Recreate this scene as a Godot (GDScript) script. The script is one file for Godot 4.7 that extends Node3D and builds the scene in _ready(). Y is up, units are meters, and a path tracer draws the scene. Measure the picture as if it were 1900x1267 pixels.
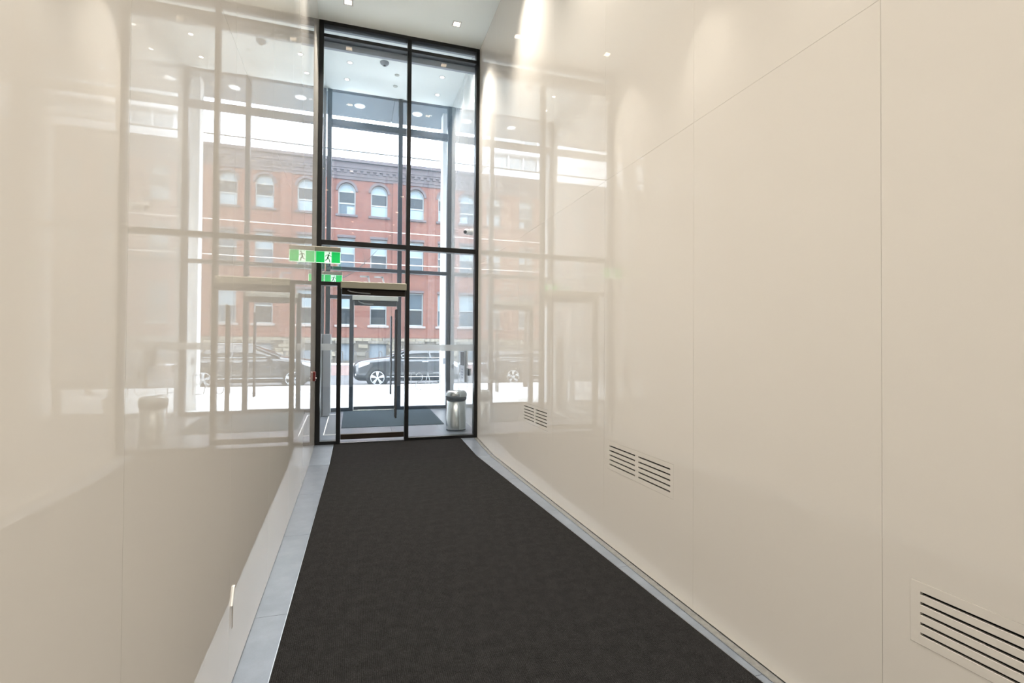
extends Node3D
# Entrance hall of a building: two glossy cream panel walls, a dark runner, a glazed inner screen,
# a vestibule, an outer glazed screen, the street with parked cars and a red brick building.
# Plan coordinates are written (x, y, forward); V() turns them into Godot's axes.

const INNER := 7.815      # inner glazed screen
const OUTER := 10.7       # outer glazed screen
const HALL_TOP := 6.27
const LOBBY_TOP := 6.68
const BACK := -4.2

var M := {}
var taken := {}
var rng := RandomNumberGenerator.new()

# ------------------------------------------------------------------ helpers
func V(x: float, y: float, f: float) -> Vector3:
	return Vector3(x, y, -f)

func ground(f: float) -> float:
	if f < 6.8: return 0.0
	if f < INNER: return (f - 6.8) * 0.0825
	if f < OUTER: return 0.0837 + (f - INNER) * (0.21 - 0.0837) / (OUTER - INNER)
	return 0.21

func left_x(f: float) -> float:
	return -0.506 - 0.0061 * (f - 2.5)

func right_x(f: float) -> float:
	return 1.86 + 0.001 * (f - 2.5)

func begin() -> SurfaceTool:
	var st := SurfaceTool.new()
	st.begin(Mesh.PRIMITIVE_TRIANGLES)
	st.set_smooth_group(-1)
	return st

func tri(st: SurfaceTool, a: Vector3, b: Vector3, c: Vector3, mid: Vector3) -> void:
	var n := (a - c).cross(a - b)
	if n.dot((a + b + c) / 3.0 - mid) < 0.0:
		st.add_vertex(a); st.add_vertex(c); st.add_vertex(b)
	else:
		st.add_vertex(a); st.add_vertex(b); st.add_vertex(c)

func quad(st: SurfaceTool, a: Vector3, b: Vector3, c: Vector3, d: Vector3, mid: Vector3) -> void:
	tri(st, a, b, c, mid)
	tri(st, a, c, d, mid)

# eight corners: bottom four in order round, then top four
func hexa(st: SurfaceTool, p: Array) -> void:
	var mid := Vector3.ZERO
	for q in p: mid += q / 8.0
	quad(st, p[0], p[1], p[2], p[3], mid)
	quad(st, p[4], p[5], p[6], p[7], mid)
	for k in 4:
		var n := (k + 1) % 4
		quad(st, p[k], p[n], p[n + 4], p[k + 4], mid)

# box between two corners, edges chamfered by ch
func box(st: SurfaceTool, a: Vector3, b: Vector3, ch := 0.0) -> void:
	var mid := (a + b) / 2.0
	var h := (b - a).abs() / 2.0
	if ch <= 0.0:
		hexa(st, [mid + Vector3(-h.x, -h.y, -h.z), mid + Vector3(h.x, -h.y, -h.z), mid + Vector3(h.x, -h.y, h.z), mid + Vector3(-h.x, -h.y, h.z),
			mid + Vector3(-h.x, h.y, -h.z), mid + Vector3(h.x, h.y, -h.z), mid + Vector3(h.x, h.y, h.z), mid + Vector3(-h.x, h.y, h.z)])
		return
	ch = minf(ch, minf(h.x, minf(h.y, h.z)) * 0.8)
	for axis in 3:
		var u := (axis + 1) % 3
		var w := (axis + 2) % 3
		for s in [-1.0, 1.0]:
			var p := []
			for q in [[-1, -1], [1, -1], [1, 1], [-1, 1]]:
				var v := Vector3.ZERO
				v[axis] = s * h[axis]; v[u] = q[0] * (h[u] - ch); v[w] = q[1] * (h[w] - ch)
				p.append(mid + v)
			quad(st, p[0], p[1], p[2], p[3], mid)
			for t in [-1.0, 1.0]:      # edge between face +-axis and face +-u
				var e := []
				for q in [[0, -1], [1, -1], [1, 1], [0, 1]]:
					var v := Vector3.ZERO
					v[axis] = s * (h[axis] - (ch if q[0] == 1 else 0.0))
					v[u] = t * (h[u] - (0.0 if q[0] == 1 else ch))
					v[w] = q[1] * (h[w] - ch)
					e.append(mid + v)
				quad(st, e[0], e[1], e[2], e[3], mid)
	for sx in [-1.0, 1.0]:
		for sy in [-1.0, 1.0]:
			for sz in [-1.0, 1.0]:
				var c := Vector3(sx, sy, sz)
				var o := c * h
				tri(st, mid + o - Vector3(0, sy, sz) * ch, mid + o - Vector3(sx, 0, sz) * ch, mid + o - Vector3(sx, sy, 0) * ch, mid)

# box in plan coordinates
func pbox(st: SurfaceTool, x0: float, x1: float, y0: float, y1: float, f0: float, f1: float, ch := 0.0) -> void:
	box(st, Vector3(x0, y0, -f1), Vector3(x1, y1, -f0), ch)

func tube(st: SurfaceTool, pts: Array, radii: Array, sides := 8) -> void:
	st.set_smooth_group(1)
	var rings := []
	for i in pts.size():
		var d: Vector3 = (pts[mini(i + 1, pts.size() - 1)] - pts[maxi(i - 1, 0)]).normalized()
		var u := d.cross(Vector3.UP if absf(d.y) < 0.9 else Vector3.RIGHT).normalized()
		var w := d.cross(u)
		var ring := []
		for k in sides:
			var a := TAU * k / sides
			ring.append(pts[i] + (u * cos(a) + w * sin(a)) * radii[mini(i, radii.size() - 1)])
		rings.append(ring)
	for i in pts.size() - 1:
		var mid: Vector3 = (pts[i] + pts[i + 1]) / 2.0
		for k in sides:
			var n := (k + 1) % sides
			quad(st, rings[i][k], rings[i][n], rings[i + 1][n], rings[i + 1][k], mid)
	st.set_smooth_group(-1)
	for e in [0, pts.size() - 1]:
		var inward: Vector3 = pts[1] if e == 0 else pts[pts.size() - 2]
		for k in sides:
			tri(st, pts[e], rings[e][k], rings[e][(k + 1) % sides], inward)

# profile of (radius, height) turned round a vertical axis through c
func lathe(st: SurfaceTool, c: Vector3, prof: Array, sides := 32, smooth := true) -> void:
	st.set_smooth_group(2 if smooth else -1)
	for i in prof.size() - 1:
		var a: Vector2 = prof[i]
		var b: Vector2 = prof[i + 1]
		for k in sides:
			var t0 := TAU * k / sides
			var t1 := TAU * (k + 1) / sides
			var p := [c + Vector3(cos(t0) * a.x, a.y, sin(t0) * a.x), c + Vector3(cos(t1) * a.x, a.y, sin(t1) * a.x),
				c + Vector3(cos(t1) * b.x, b.y, sin(t1) * b.x), c + Vector3(cos(t0) * b.x, b.y, sin(t0) * b.x)]
			# outward is to the right of the profile's direction
			var tm := (t0 + t1) / 2.0
			var nrm := Vector2(b.y - a.y, a.x - b.x)
			var out := Vector3(cos(tm) * nrm.x, nrm.y, sin(tm) * nrm.x)
			var m: Vector3 = (p[0] + p[1] + p[2] + p[3]) / 4.0 - out.normalized() * 0.01
			if a.x > 1e-5: tri(st, p[0], p[1], p[2], m)
			if b.x > 1e-5: tri(st, p[0], p[2], p[3], m)
	st.set_smooth_group(-1)

func obj(called: String, st: SurfaceTool, m: Material, parent: Node = null) -> MeshInstance3D:
	st.generate_normals()
	var o := MeshInstance3D.new()
	o.mesh = st.commit()
	o.material_override = m
	return put(o, called, parent)

func put(o: Node3D, called: String, parent: Node = null) -> Node3D:
	if parent == null:
		if taken.has(called):
			taken[called] += 1
			o.name = "%s_%03d" % [called, taken[called]]
		else:
			taken[called] = 0
			o.name = called
		add_child(o)
	else:
		o.name = called
		parent.add_child(o, true)
	return o

func inst(called: String, mesh: Mesh, m: Material, parent: Node, at := Vector3.ZERO) -> MeshInstance3D:
	var o := MeshInstance3D.new()
	o.mesh = mesh
	o.material_override = m
	o.position = at
	put(o, called, parent)
	return o

func thing(called: String, label: String, category: String, at := Vector3.ZERO, group := "") -> Node3D:
	var o := Node3D.new()
	put(o, called)
	o.position = at
	tag(o, label, category, group)
	return o

func tag(o: Node3D, label: String, category: String, group := "") -> void:
	o.set_meta("label", label)
	o.set_meta("category", category)
	if group: o.set_meta("group", group)

func structure(called: String, label: String, category: String) -> Node3D:
	var o := Node3D.new()
	put(o, called)
	o.set_meta("kind", "structure")
	tag(o, label, category)
	return o

func mat(called: String, c: Color, rough := 0.6, metal := 0.0, spec := 0.5) -> StandardMaterial3D:
	var m := StandardMaterial3D.new()
	m.resource_name = called
	m.albedo_color = c
	m.roughness = rough
	m.metallic = metal
	m.metallic_specular = spec
	M[called] = m
	return m

func textured(m: StandardMaterial3D, im: Image, per_metre: float, bump := 0.0, bump_im: Image = null) -> void:
	im.generate_mipmaps()
	m.albedo_texture = ImageTexture.create_from_image(im)
	m.uv1_triplanar = true
	m.uv1_world_triplanar = true
	m.uv1_scale = Vector3.ONE * per_metre
	if bump > 0.0:
		m.heightmap_enabled = true
		m.heightmap_scale = bump
		m.heightmap_texture = ImageTexture.create_from_image(bump_im if bump_im else im)

func noise_image(size: int, seed_: int, freq: float, lo: Color, hi: Color, octaves := 4, speck := 0.0) -> Image:
	var n := FastNoiseLite.new()
	n.seed = seed_
	n.frequency = freq
	n.fractal_octaves = octaves
	var g := n.get_seamless_image(size, size)
	var im := Image.create(size, size, false, Image.FORMAT_RGB8)
	rng.seed = seed_
	for y in size:
		for x in size:
			var t := clampf(g.get_pixel(x, y).r + (rng.randf() - 0.5) * speck, 0.0, 1.0)
			im.set_pixel(x, y, lo.lerp(hi, t))
	return im

# ------------------------------------------------------------------ materials
func materials() -> void:
	mat("cream_gloss", Color(0.82, 0.805, 0.785), 0.0, 0.0, 0.58)
	mat("lobby_panel", Color(0.78, 0.785, 0.78), 0.0, 0.0, 0.7)
	M.lobby_panel.clearcoat_enabled = true
	M.lobby_panel.clearcoat = 1.0
	M.lobby_panel.clearcoat_roughness = 0.0
	mat("joint", Color(0.64, 0.62, 0.59), 0.8)
	mat("plaster", Color(0.935, 0.96, 0.955), 0.9)
	mat("black_frame", Color(0.045, 0.05, 0.06), 0.35, 0.0, 0.45)
	mat("grey_frame", Color(0.17, 0.20, 0.25), 0.35, 0.1)  # lightened and blued: haze over the outer screen put into the colour
	mat("beam_grey", Color(0.60, 0.63, 0.67), 0.6)
	mat("void", Color(0.012, 0.011, 0.01), 0.9, 0.0, 0.1)  # near-black for hollows: their shade is put into the colour
	mat("bronze", Color(0.17, 0.14, 0.12), 0.4, 0.4)
	mat("taupe", Color(0.52, 0.51, 0.46), 0.45, 0.3)
	mat("pale_cover", Color(0.70, 0.72, 0.70), 0.45, 0.1)
	mat("steel", Color(0.66, 0.67, 0.68), 0.28, 1.0)
	mat("dark_steel", Color(0.30, 0.31, 0.33), 0.35, 0.8)
	mat("brushed", Color(0.70, 0.71, 0.70), 0.24, 1.0)
	mat("black_plastic", Color(0.03, 0.03, 0.035), 0.5)
	mat("white_plastic", Color(0.86, 0.86, 0.86), 0.5)
	mat("grey_plastic", Color(0.55, 0.57, 0.60), 0.5)
	mat("red_plastic", Color(0.36, 0.015, 0.015), 0.4)
	mat("frosted", Color(0.86, 0.88, 0.90, 0.62), 0.9)
	M.frosted.transparency = BaseMaterial3D.TRANSPARENCY_ALPHA
	var g := mat("glass", Color(0.58, 0.74, 0.88, 0.04), 0.0)  # blue tint and alpha add a painted haze over everything beyond
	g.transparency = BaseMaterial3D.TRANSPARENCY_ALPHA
	mat("white_letter", Color(0.92, 0.92, 0.92), 0.6)
	mat("green_panel", Color(0.0, 0.62, 0.30), 0.4)
	M.green_panel.emission_enabled = true
	M.green_panel.emission = Color(0.0, 0.70, 0.32)
	M.green_panel.emission_energy_multiplier = 0.75
	mat("white_panel", Color(0.9, 0.95, 0.92), 0.4)
	M.white_panel.emission_enabled = true
	M.white_panel.emission = Color(0.80, 1.0, 0.88)
	M.white_panel.emission_energy_multiplier = 0.7
	mat("green_figure", Color(0.02, 0.28, 0.15), 0.5)
	for l in [["lamp_warm", Color(1.0, 0.90, 0.76), 7.0], ["lamp_white", Color(1.0, 0.97, 0.92), 6.0], ["lamp_soffit", Color(0.96, 0.98, 1.0), 1.5]]:
		mat(l[0], Color(1, 1, 1), 0.5)
		M[l[0]].emission_enabled = true
		M[l[0]].emission = l[1]
		M[l[0]].emission_energy_multiplier = l[2]
	# textured
	var tile := mat("tile", Color(1, 1, 1), 0.28)
	textured(tile, noise_image(256, 5, 0.02, Color(0.33, 0.355, 0.39), Color(0.395, 0.42, 0.455), 5, 0.25), 0.9)
	var dark_tile := mat("dark_trim", Color(1, 1, 1), 0.4)
	textured(dark_tile, noise_image(256, 6, 0.05, Color(0.33, 0.33, 0.33), Color(0.42, 0.42, 0.41), 4, 0.4), 2.0)
	textured(mat("mat_dark", Color(1, 1, 1), 0.95, 0.0, 0.15), carpet_image(1), 1.0 / 0.6, 0.5, carpet_image(1))
	textured(mat("mat_grey", Color(1, 1, 1), 0.95, 0.0, 0.15), carpet_image(2, 0.22, Color(0.88, 1.02, 1.12)), 1.0 / 0.6, 0.5, carpet_image(2))  # base raised and tint blued: the bluish veil is painted into the mat
	textured(mat("concrete", Color(1, 1, 1), 0.85), noise_image(256, 8, 0.015, Color(0.78, 0.78, 0.77), Color(0.87, 0.87, 0.86), 5, 0.2), 0.5)
	textured(mat("asphalt", Color(1, 1, 1), 0.9), noise_image(256, 9, 0.02, Color(0.27, 0.27, 0.28), Color(0.385, 0.38, 0.375), 5, 0.5), 0.4)
	textured(mat("pink_concrete", Color(1, 1, 1), 0.9), noise_image(256, 10, 0.02, Color(0.51, 0.43, 0.41), Color(0.57, 0.49, 0.47), 5, 0.3), 0.4)
	textured(mat("brick", Color(1, 1, 1), 0.9), brick_image(Color(0.375, 0.215, 0.16), Color(0.285, 0.145, 0.105), Color(0.37, 0.295, 0.265)), 0.5)
	textured(mat("brick_cornice", Color(1, 1, 1), 0.9), brick_image(Color(0.295, 0.26, 0.265), Color(0.22, 0.195, 0.205), Color(0.35, 0.325, 0.33)), 0.5)  # greyer copy of the brick: reflections in the glass put into its colour
	for k in 3:
		var c: Color = [Color(0.385, 0.355, 0.295), Color(0.33, 0.31, 0.275), Color(0.42, 0.39, 0.33)][k]
		textured(mat("stone_%d" % k, Color(1, 1, 1), 0.9), noise_image(128, 20 + k, 0.05, c.darkened(0.25), c.lightened(0.12), 4, 0.3), 0.8, 3.0)
	mat("stone_joint", Color(0.27, 0.25, 0.22), 0.95)
	mat("limestone", Color(0.45, 0.42, 0.405), 0.85)
	mat("window_frame", Color(0.46, 0.48, 0.48), 0.6)
	mat("pane_dark", Color(0.09, 0.115, 0.135), 0.1, 0.0, 0.35)
	mat("pane_mid", Color(0.20, 0.25, 0.285), 0.15, 0.0, 0.35)
	mat("pane_pale", Color(0.40, 0.46, 0.49), 0.3, 0.0, 0.4)
	mat("board_grey", Color(0.31, 0.34, 0.365), 0.7)
	mat("car_paint", Color(0.025, 0.045, 0.075), 0.3, 0.0)
	M.car_paint.clearcoat_enabled = true
	M.car_paint.clearcoat = 1.0
	M.car_paint.clearcoat_roughness = 0.03
	mat("car_glass", Color(0.02, 0.03, 0.045), 0.03, 0.0, 0.7)
	mat("rubber", Color(0.03, 0.03, 0.032), 0.8)
	mat("alloy", Color(0.78, 0.80, 0.82), 0.3, 0.7)
	mat("headlamp", Color(0.80, 0.84, 0.88), 0.08, 0.3)
	mat("bark", Color(0.26, 0.21, 0.19), 0.9)
	mat("cable_dark", Color(0.25, 0.24, 0.24), 0.8)
	mat("cable_pale", Color(0.80, 0.76, 0.72), 0.7)
	mat("white_column", Color(0.90, 0.91, 0.91), 0.6)
	mat("soffit", Color(0.32, 0.35, 0.38), 0.55)
	mat("snow", Color(0.92, 0.93, 0.95), 0.9)
	mat("tower_band", Color(0.78, 0.80, 0.82), 0.5)
	mat("tower_glass", Color(0.46, 0.52, 0.56), 0.1, 0.0, 0.7)

func carpet_image(seed_: int, dark := 0.07, tint := Color(1.0, 0.985, 0.995)) -> Image:
	var size := 512
	var im := Image.create(size, size, false, Image.FORMAT_RGB8)
	var n := FastNoiseLite.new()
	n.seed = seed_
	n.frequency = 0.012
	var g := n.get_seamless_image(size, size)
	rng.seed = 40 + seed_
	for y in size:
		for x in size:
			var rib := 0.5 + 0.5 * sin(TAU * x / 8.0 + 1.2 * sin(TAU * y / 8.0))
			var v := dark + 0.05 * rib + 0.035 * (g.get_pixel(x, y).r - 0.5)
			v += (rng.randf() - 0.5) * 0.13
			if rng.randf() < 0.04: v += 0.16
			v = clampf(v, 0.03, 0.6)
			im.set_pixel(x, y, Color(v * tint.r, v * tint.g, v * tint.b))
	return im

# two metres of small coursed brickwork, seen from across a street
func brick_image(light: Color, dark: Color, mortar: Color) -> Image:
	var size := 512
	var im := Image.create(size, size, false, Image.FORMAT_RGB8)
	rng.seed = 77
	var course := 16
	var long := 51
	for row in size / course:
		var shift := 0 if row % 2 == 0 else long / 2
		var tones := []
		for k in 12: tones.append(dark.lerp(light, 0.25 + 0.75 * rng.randf()))
		for yy in course:
			for x in size:
				var bx := (x + shift) % size
				var k := bx / long
				var c: Color = tones[k % 12]
				if yy < 2 or bx % long < 2: c = mortar
				c = c.lerp(dark, (rng.randf() - 0.3) * 0.25)
				im.set_pixel(x, row * course + yy, c)
	return im

# ------------------------------------------------------------------ camera, sky
func camera_and_sky() -> void:
	var cam := Camera3D.new()
	cam.name = "camera"
	add_child(cam)
	var yaw := deg_to_rad(17.422)
	var pitch := deg_to_rad(0.737)
	var roll := deg_to_rad(0.3653)
	var fwd := Vector3(sin(yaw) * cos(pitch), sin(pitch), -cos(yaw) * cos(pitch))
	var rt := Vector3(cos(yaw), 0, sin(yaw))
	var up := rt.cross(fwd)
	var r2 := rt * cos(roll) + up * sin(roll)
	var u2 := up * cos(roll) - rt * sin(roll)
	cam.transform = Transform3D(Basis(r2, u2, -fwd), Vector3(0, 1.5, 0))
	cam.fov = rad_to_deg(2.0 * atan(633.5 / 930.61))
	cam.near = 0.05
	cam.far = 300.0
	cam.current = true
	var env := Environment.new()
	env.background_mode = Environment.BG_SKY
	env.tonemap_mode = Environment.TONE_MAPPER_LINEAR
	env.tonemap_exposure = 1.08
	env.sdfgi_enabled = true
	env.ssao_enabled = true
	env.ssil_enabled = true
	var sm := ProceduralSkyMaterial.new()      # bright even overcast
	sm.sky_top_color = Color(0.90, 0.95, 1.0)
	sm.sky_horizon_color = Color(0.91, 0.955, 1.0)
	sm.ground_horizon_color = Color(0.60, 0.61, 0.62)
	sm.ground_bottom_color = Color(0.55, 0.55, 0.55)
	sm.sky_energy_multiplier = 1.0
	var sky := Sky.new()
	sky.sky_material = sm
	env.sky = sky
	env.background_energy_multiplier = 12.0
	var we := WorldEnvironment.new()
	we.name = "environment"
	we.environment = env
	add_child(we)

# ------------------------------------------------------------------ hall
var seams := []

func hall() -> void:
	seams = []
	var f := INNER - 0.03
	var s := 6.76
	seams.append(f)
	while s > BACK:
		seams.append(s)
		s -= 1.08
	seams.append(BACK)
	seams.reverse()
	hall_floor()
	# ceiling
	var c := structure("ceiling", "smooth white ceiling of the tall entrance hall", "ceiling")
	var st := begin()
	pbox(st, -1.2, 2.6, HALL_TOP, HALL_TOP + 0.25, BACK - 0.3, INNER + 0.08)
	obj("slab", st, M.plaster, c)
	# back wall behind the photographer
	var b := structure("wall_back", "plain pale wall closing the hall behind the viewer", "wall")
	st = begin()
	pbox(st, -1.2, 2.6, -0.3, HALL_TOP + 0.1, BACK - 0.3, BACK)
	obj("plaster", st, M.plaster, b)
	panel_wall("wall_left", "glossy cream panel wall mirroring the entrance, with a red alarm box", -1.0)
	panel_wall("wall_right", "glossy cream panel wall with slotted air vents low down", 1.0)

var vents := [[0.45, 1.23, 0.60], [2.66, 3.43, 0.69], [4.74, 5.46, 0.77]]   # far ends along the hall, mid height

func panel_wall(called: String, label: String, side: float) -> void:
	var w := structure(called, label, "wall")
	var xs := func(f: float) -> float: return left_x(f) if side < 0 else right_x(f)
	# the wall behind the panels
	var st := begin()
	var x0: float = xs.call(BACK) + side * 0.014
	var x1: float = xs.call(INNER) + side * 0.014
	for part in [[BACK, 6.8], [6.8, INNER + 0.07]]:
		hexa(st, [V(xs.call(part[0]) + side * 0.014, -0.3, part[0]), V(xs.call(part[1]) + side * 0.014, -0.3, part[1]), V(side * 0.3 + (2.2 if side > 0 else -0.7), -0.3, part[1]), V(side * 0.3 + (2.2 if side > 0 else -0.7), -0.3, part[0]),
			V(xs.call(part[0]) + side * 0.014, HALL_TOP + 0.1, part[0]), V(xs.call(part[1]) + side * 0.014, HALL_TOP + 0.1, part[1]), V(side * 0.3 + (2.2 if side > 0 else -0.7), HALL_TOP + 0.1, part[1]), V(side * 0.3 + (2.2 if side > 0 else -0.7), HALL_TOP + 0.1, part[0])])
	obj("backing", st, M.joint, w)
	var g := 0.0006
	for k in seams.size() - 1:
		var f0: float = seams[k] + g
		var f1: float = seams[k + 1] - g
		st = begin()
		slab_piece(st, xs, side, f0, f1, 2.81 + g, HALL_TOP - 0.002, 2.81 + g)
		obj("panel", st, M.cream_gloss, w)
		st = begin()
		var hole = null
		if side > 0:
			for v in vents:
				if v[0] > f0 - 0.1 and v[1] < f1 + 0.1: hole = v
		var low0 := ground(f0) + 0.008
		var low1 := ground(f1) + 0.008
		if hole == null:
			slab_piece(st, xs, side, f0, f1, low0, 2.81 - g, low1)
		else:
			var a: float = hole[0] - 0.0328
			var b: float = hole[1] + 0.0328
			var y0: float = hole[2] - 0.1068
			var y1: float = hole[2] + 0.1068
			slab_piece(st, xs, side, f0, f1, low0, y0, low1)
			slab_piece(st, xs, side, f0, f1, y1, 2.81 - g, y1)
			slab_piece(st, xs, side, f0, a, y0, y1, y0)
			slab_piece(st, xs, side, b, f1, y0, y1, y0)
		obj("panel", st, M.cream_gloss, w)

func slab_piece(st: SurfaceTool, xs: Callable, side: float, f0: float, f1: float, low0: float, high: float, low1: float) -> void:
	var o := side * 0.0135
	hexa(st, [V(xs.call(f0), low0, f0), V(xs.call(f1), low1, f1), V(xs.call(f1) + o, low1, f1), V(xs.call(f0) + o, low0, f0),
		V(xs.call(f0), high, f0), V(xs.call(f1), high, f1), V(xs.call(f1) + o, high, f1), V(xs.call(f0) + o, high, f0)])

func wall_vents() -> void:
	var where := ["at the hall's open end", "in the middle of the wall", "next to the glazed screen"]
	for k in 3:
		var v = vents[k]
		var root := thing("wall_vent", "cream slotted air vent low in the glossy wall, " + where[k], "vent", V(right_x(v[0]), v[2], (v[0] + v[1]) / 2.0), "slotted vents in the cream wall")
		var half: float = (v[1] - v[0]) / 2.0
		var x0 := 0.0
		var x1 := 0.013
		var rim := begin()          # frame round both slot fields, with the bar between them
		for p in [[-half - 0.032, -half, -0.106, 0.106], [half, half + 0.032, -0.106, 0.106], [-0.022, 0.022, -0.074, 0.074], [-half, half, 0.0745, 0.106], [-half, half, -0.106, -0.0745]]:
			box(rim, Vector3(x0, p[2], -p[1]), Vector3(x1, p[3], -p[0]))
		obj("face_plate", rim, M.cream_gloss, root)
		var back := begin()
		box(back, Vector3(0.0125, -0.1, -half), Vector3(0.0138, 0.1, half))
		obj("shade_backing", back, M.void, root)  # near-black sheet paints the shade behind the slots
		for side in [-1.0, 1.0]:
			for n in 4:
				var y := -0.0745 + 0.0105 + n * (0.149 - 0.0105) / 4.0
				var sl := begin()
				var a := 0.022 if side > 0 else -half
				var b := half if side > 0 else -0.022
				box(sl, Vector3(x0, y, -b), Vector3(x1, y + (0.149 - 0.0105) / 4.0 - 0.0105, -a))
				obj("slat", sl, M.cream_gloss, root)

func hall_floor() -> void:
	var fl := structure("floor", "pale grey stone tile floor along the hall walls", "floor")
	var st := begin()
	for part in [[BACK - 0.3, 6.8], [6.8, INNER], [INNER, OUTER + 0.1]]:
		var a: float = part[0]
		var b: float = part[1]
		var ya := ground(a) - 0.012
		var yb := (ground(b) if b <= OUTER else 0.21) - 0.012
		hexa(st, [V(-1.2, -0.4, a), V(-1.2, -0.4, b), V(2.6, -0.4, b), V(2.6, -0.4, a), V(-1.2, ya, a), V(-1.2, yb, b), V(2.6, yb, b), V(2.6, ya, a)])
	obj("screed", st, M.joint, fl)
	var rows := [BACK, -2.92, -1.72, -0.52, 0.68, 1.88, 3.08, 4.33, 5.5, 6.8, INNER]
	for r in rows.size() - 1:
		var a: float = rows[r] + 0.0012
		var b: float = rows[r + 1] - 0.0012
		for col in [[left_x(b) - 0.006, -0.06], [-0.057, 0.5], [0.503, 1.15], [1.153, 1.811]]:
			st = begin()
			var xa: float = col[0]
			var xb: float = col[1]
			hexa(st, [V(xa, ground(a) - 0.012, a), V(xa, ground(b) - 0.012, b), V(xb, ground(b) - 0.012, b), V(xb, ground(a) - 0.012, a),
				V(xa, ground(a), a), V(xa, ground(b), b), V(xb, ground(b), b), V(xb, ground(a), a)])
			obj("tile", st, M.tile, fl)
	var lrows := [INNER, 8.9, 10.1, OUTER + 0.08]
	for r in 3:
		var a: float = lrows[r] + 0.0012
		var b: float = lrows[r + 1] - 0.0012
		for col in [[-0.575, -0.2], [-0.197, 0.6], [0.603, 1.4], [1.403, 1.965]]:
			st = begin()
			hexa(st, [V(col[0], ground(a) - 0.012, a), V(col[0], ground(b) - 0.012, b), V(col[1], ground(b) - 0.012, b), V(col[1], ground(a) - 0.012, a),
				V(col[0], ground(a), a), V(col[0], ground(b), b), V(col[1], ground(b), b), V(col[1], ground(a), a)])
			obj("tile", st, M.tile, fl)
	# the narrow darker strip with metal edges along the vented wall
	var tr := structure("trim_1", "narrow grey strip with thin metal edges along the foot of the vented wall", "floor trim")
	st = begin()
	var edge := begin()
	for part in [[BACK, 6.8], [6.8, INNER]]:
		var a: float = part[0]
		var b: float = part[1]
		hexa(st, [V(1.815, ground(a) - 0.01, a), V(1.815, ground(b) - 0.01, b), V(right_x(b) + 0.012, ground(b) - 0.01, b), V(right_x(a) + 0.012, ground(a) - 0.01, a),
			V(1.815, ground(a) + 0.002, a), V(1.815, ground(b) + 0.002, b), V(right_x(b) + 0.012, ground(b) + 0.002, b), V(right_x(a) + 0.012, ground(a) + 0.002, a)])
		for x in [1.8115, right_x(3.0) - 0.004]:
			hexa(edge, [V(x, ground(a) - 0.01, a), V(x, ground(b) - 0.01, b), V(x + 0.003, ground(b) - 0.01, b), V(x + 0.003, ground(a) - 0.01, a),
				V(x, ground(a) + 0.004, a), V(x, ground(b) + 0.004, b), V(x + 0.003, ground(b) + 0.004, b), V(x + 0.003, ground(a) + 0.004, a)])
	obj("strip", st, M.dark_trim, tr)
	obj("metal_edge", edge, M.steel, tr)

func runner() -> void:
	var root := thing("entrance_runner", "long charcoal ribbed entrance runner laid down the hall floor", "mat")
	var st := begin()
	var e := begin()
	var rx := func(f: float) -> float: return minf(1.79, 1.7445 - 0.0271 * (f - 2.5))
	var lx := func(f: float) -> float: return -0.349 + 0.014 * (f - 2.5)
	var marks := [BACK + 0.02, 0.8, 6.8, INNER - 0.07]
	for k in 3:
		var a: float = marks[k]
		var b: float = marks[k + 1]
		hexa(st, [V(lx.call(a), ground(a), a), V(lx.call(b), ground(b), b), V(rx.call(b), ground(b), b), V(rx.call(a), ground(a), a),
			V(lx.call(a), ground(a) + 0.007, a), V(lx.call(b), ground(b) + 0.007, b), V(rx.call(b), ground(b) + 0.007, b), V(rx.call(a), ground(a) + 0.007, a)])
		for s in [lx, rx]:
			var o := -0.004 if s == lx else 0.004
			hexa(e, [V(s.call(a), ground(a), a), V(s.call(b), ground(b), b), V(s.call(b) + o, ground(b), b), V(s.call(a) + o, ground(a), a),
				V(s.call(a), ground(a) + 0.006, a), V(s.call(b), ground(b) + 0.006, b), V(s.call(b) + o, ground(b) + 0.006, b), V(s.call(a) + o, ground(a) + 0.006, a)])
	obj("pile", st, M.mat_dark, root)
	obj("edge_trim", e, M.steel, root)

# ------------------------------------------------------------------ glazed screens
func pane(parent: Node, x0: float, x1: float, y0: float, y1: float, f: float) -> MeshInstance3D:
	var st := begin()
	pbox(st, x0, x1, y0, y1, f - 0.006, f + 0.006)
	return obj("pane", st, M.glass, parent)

func bar(parent: Node, called: String, m: Material, x0: float, x1: float, y0: float, y1: float, f: float, depth := 0.12) -> MeshInstance3D:
	var st := begin()
	pbox(st, x0, x1, y0, y1, f - depth / 2, f + depth / 2, 0.003)
	return obj(called, st, m, parent)

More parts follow.
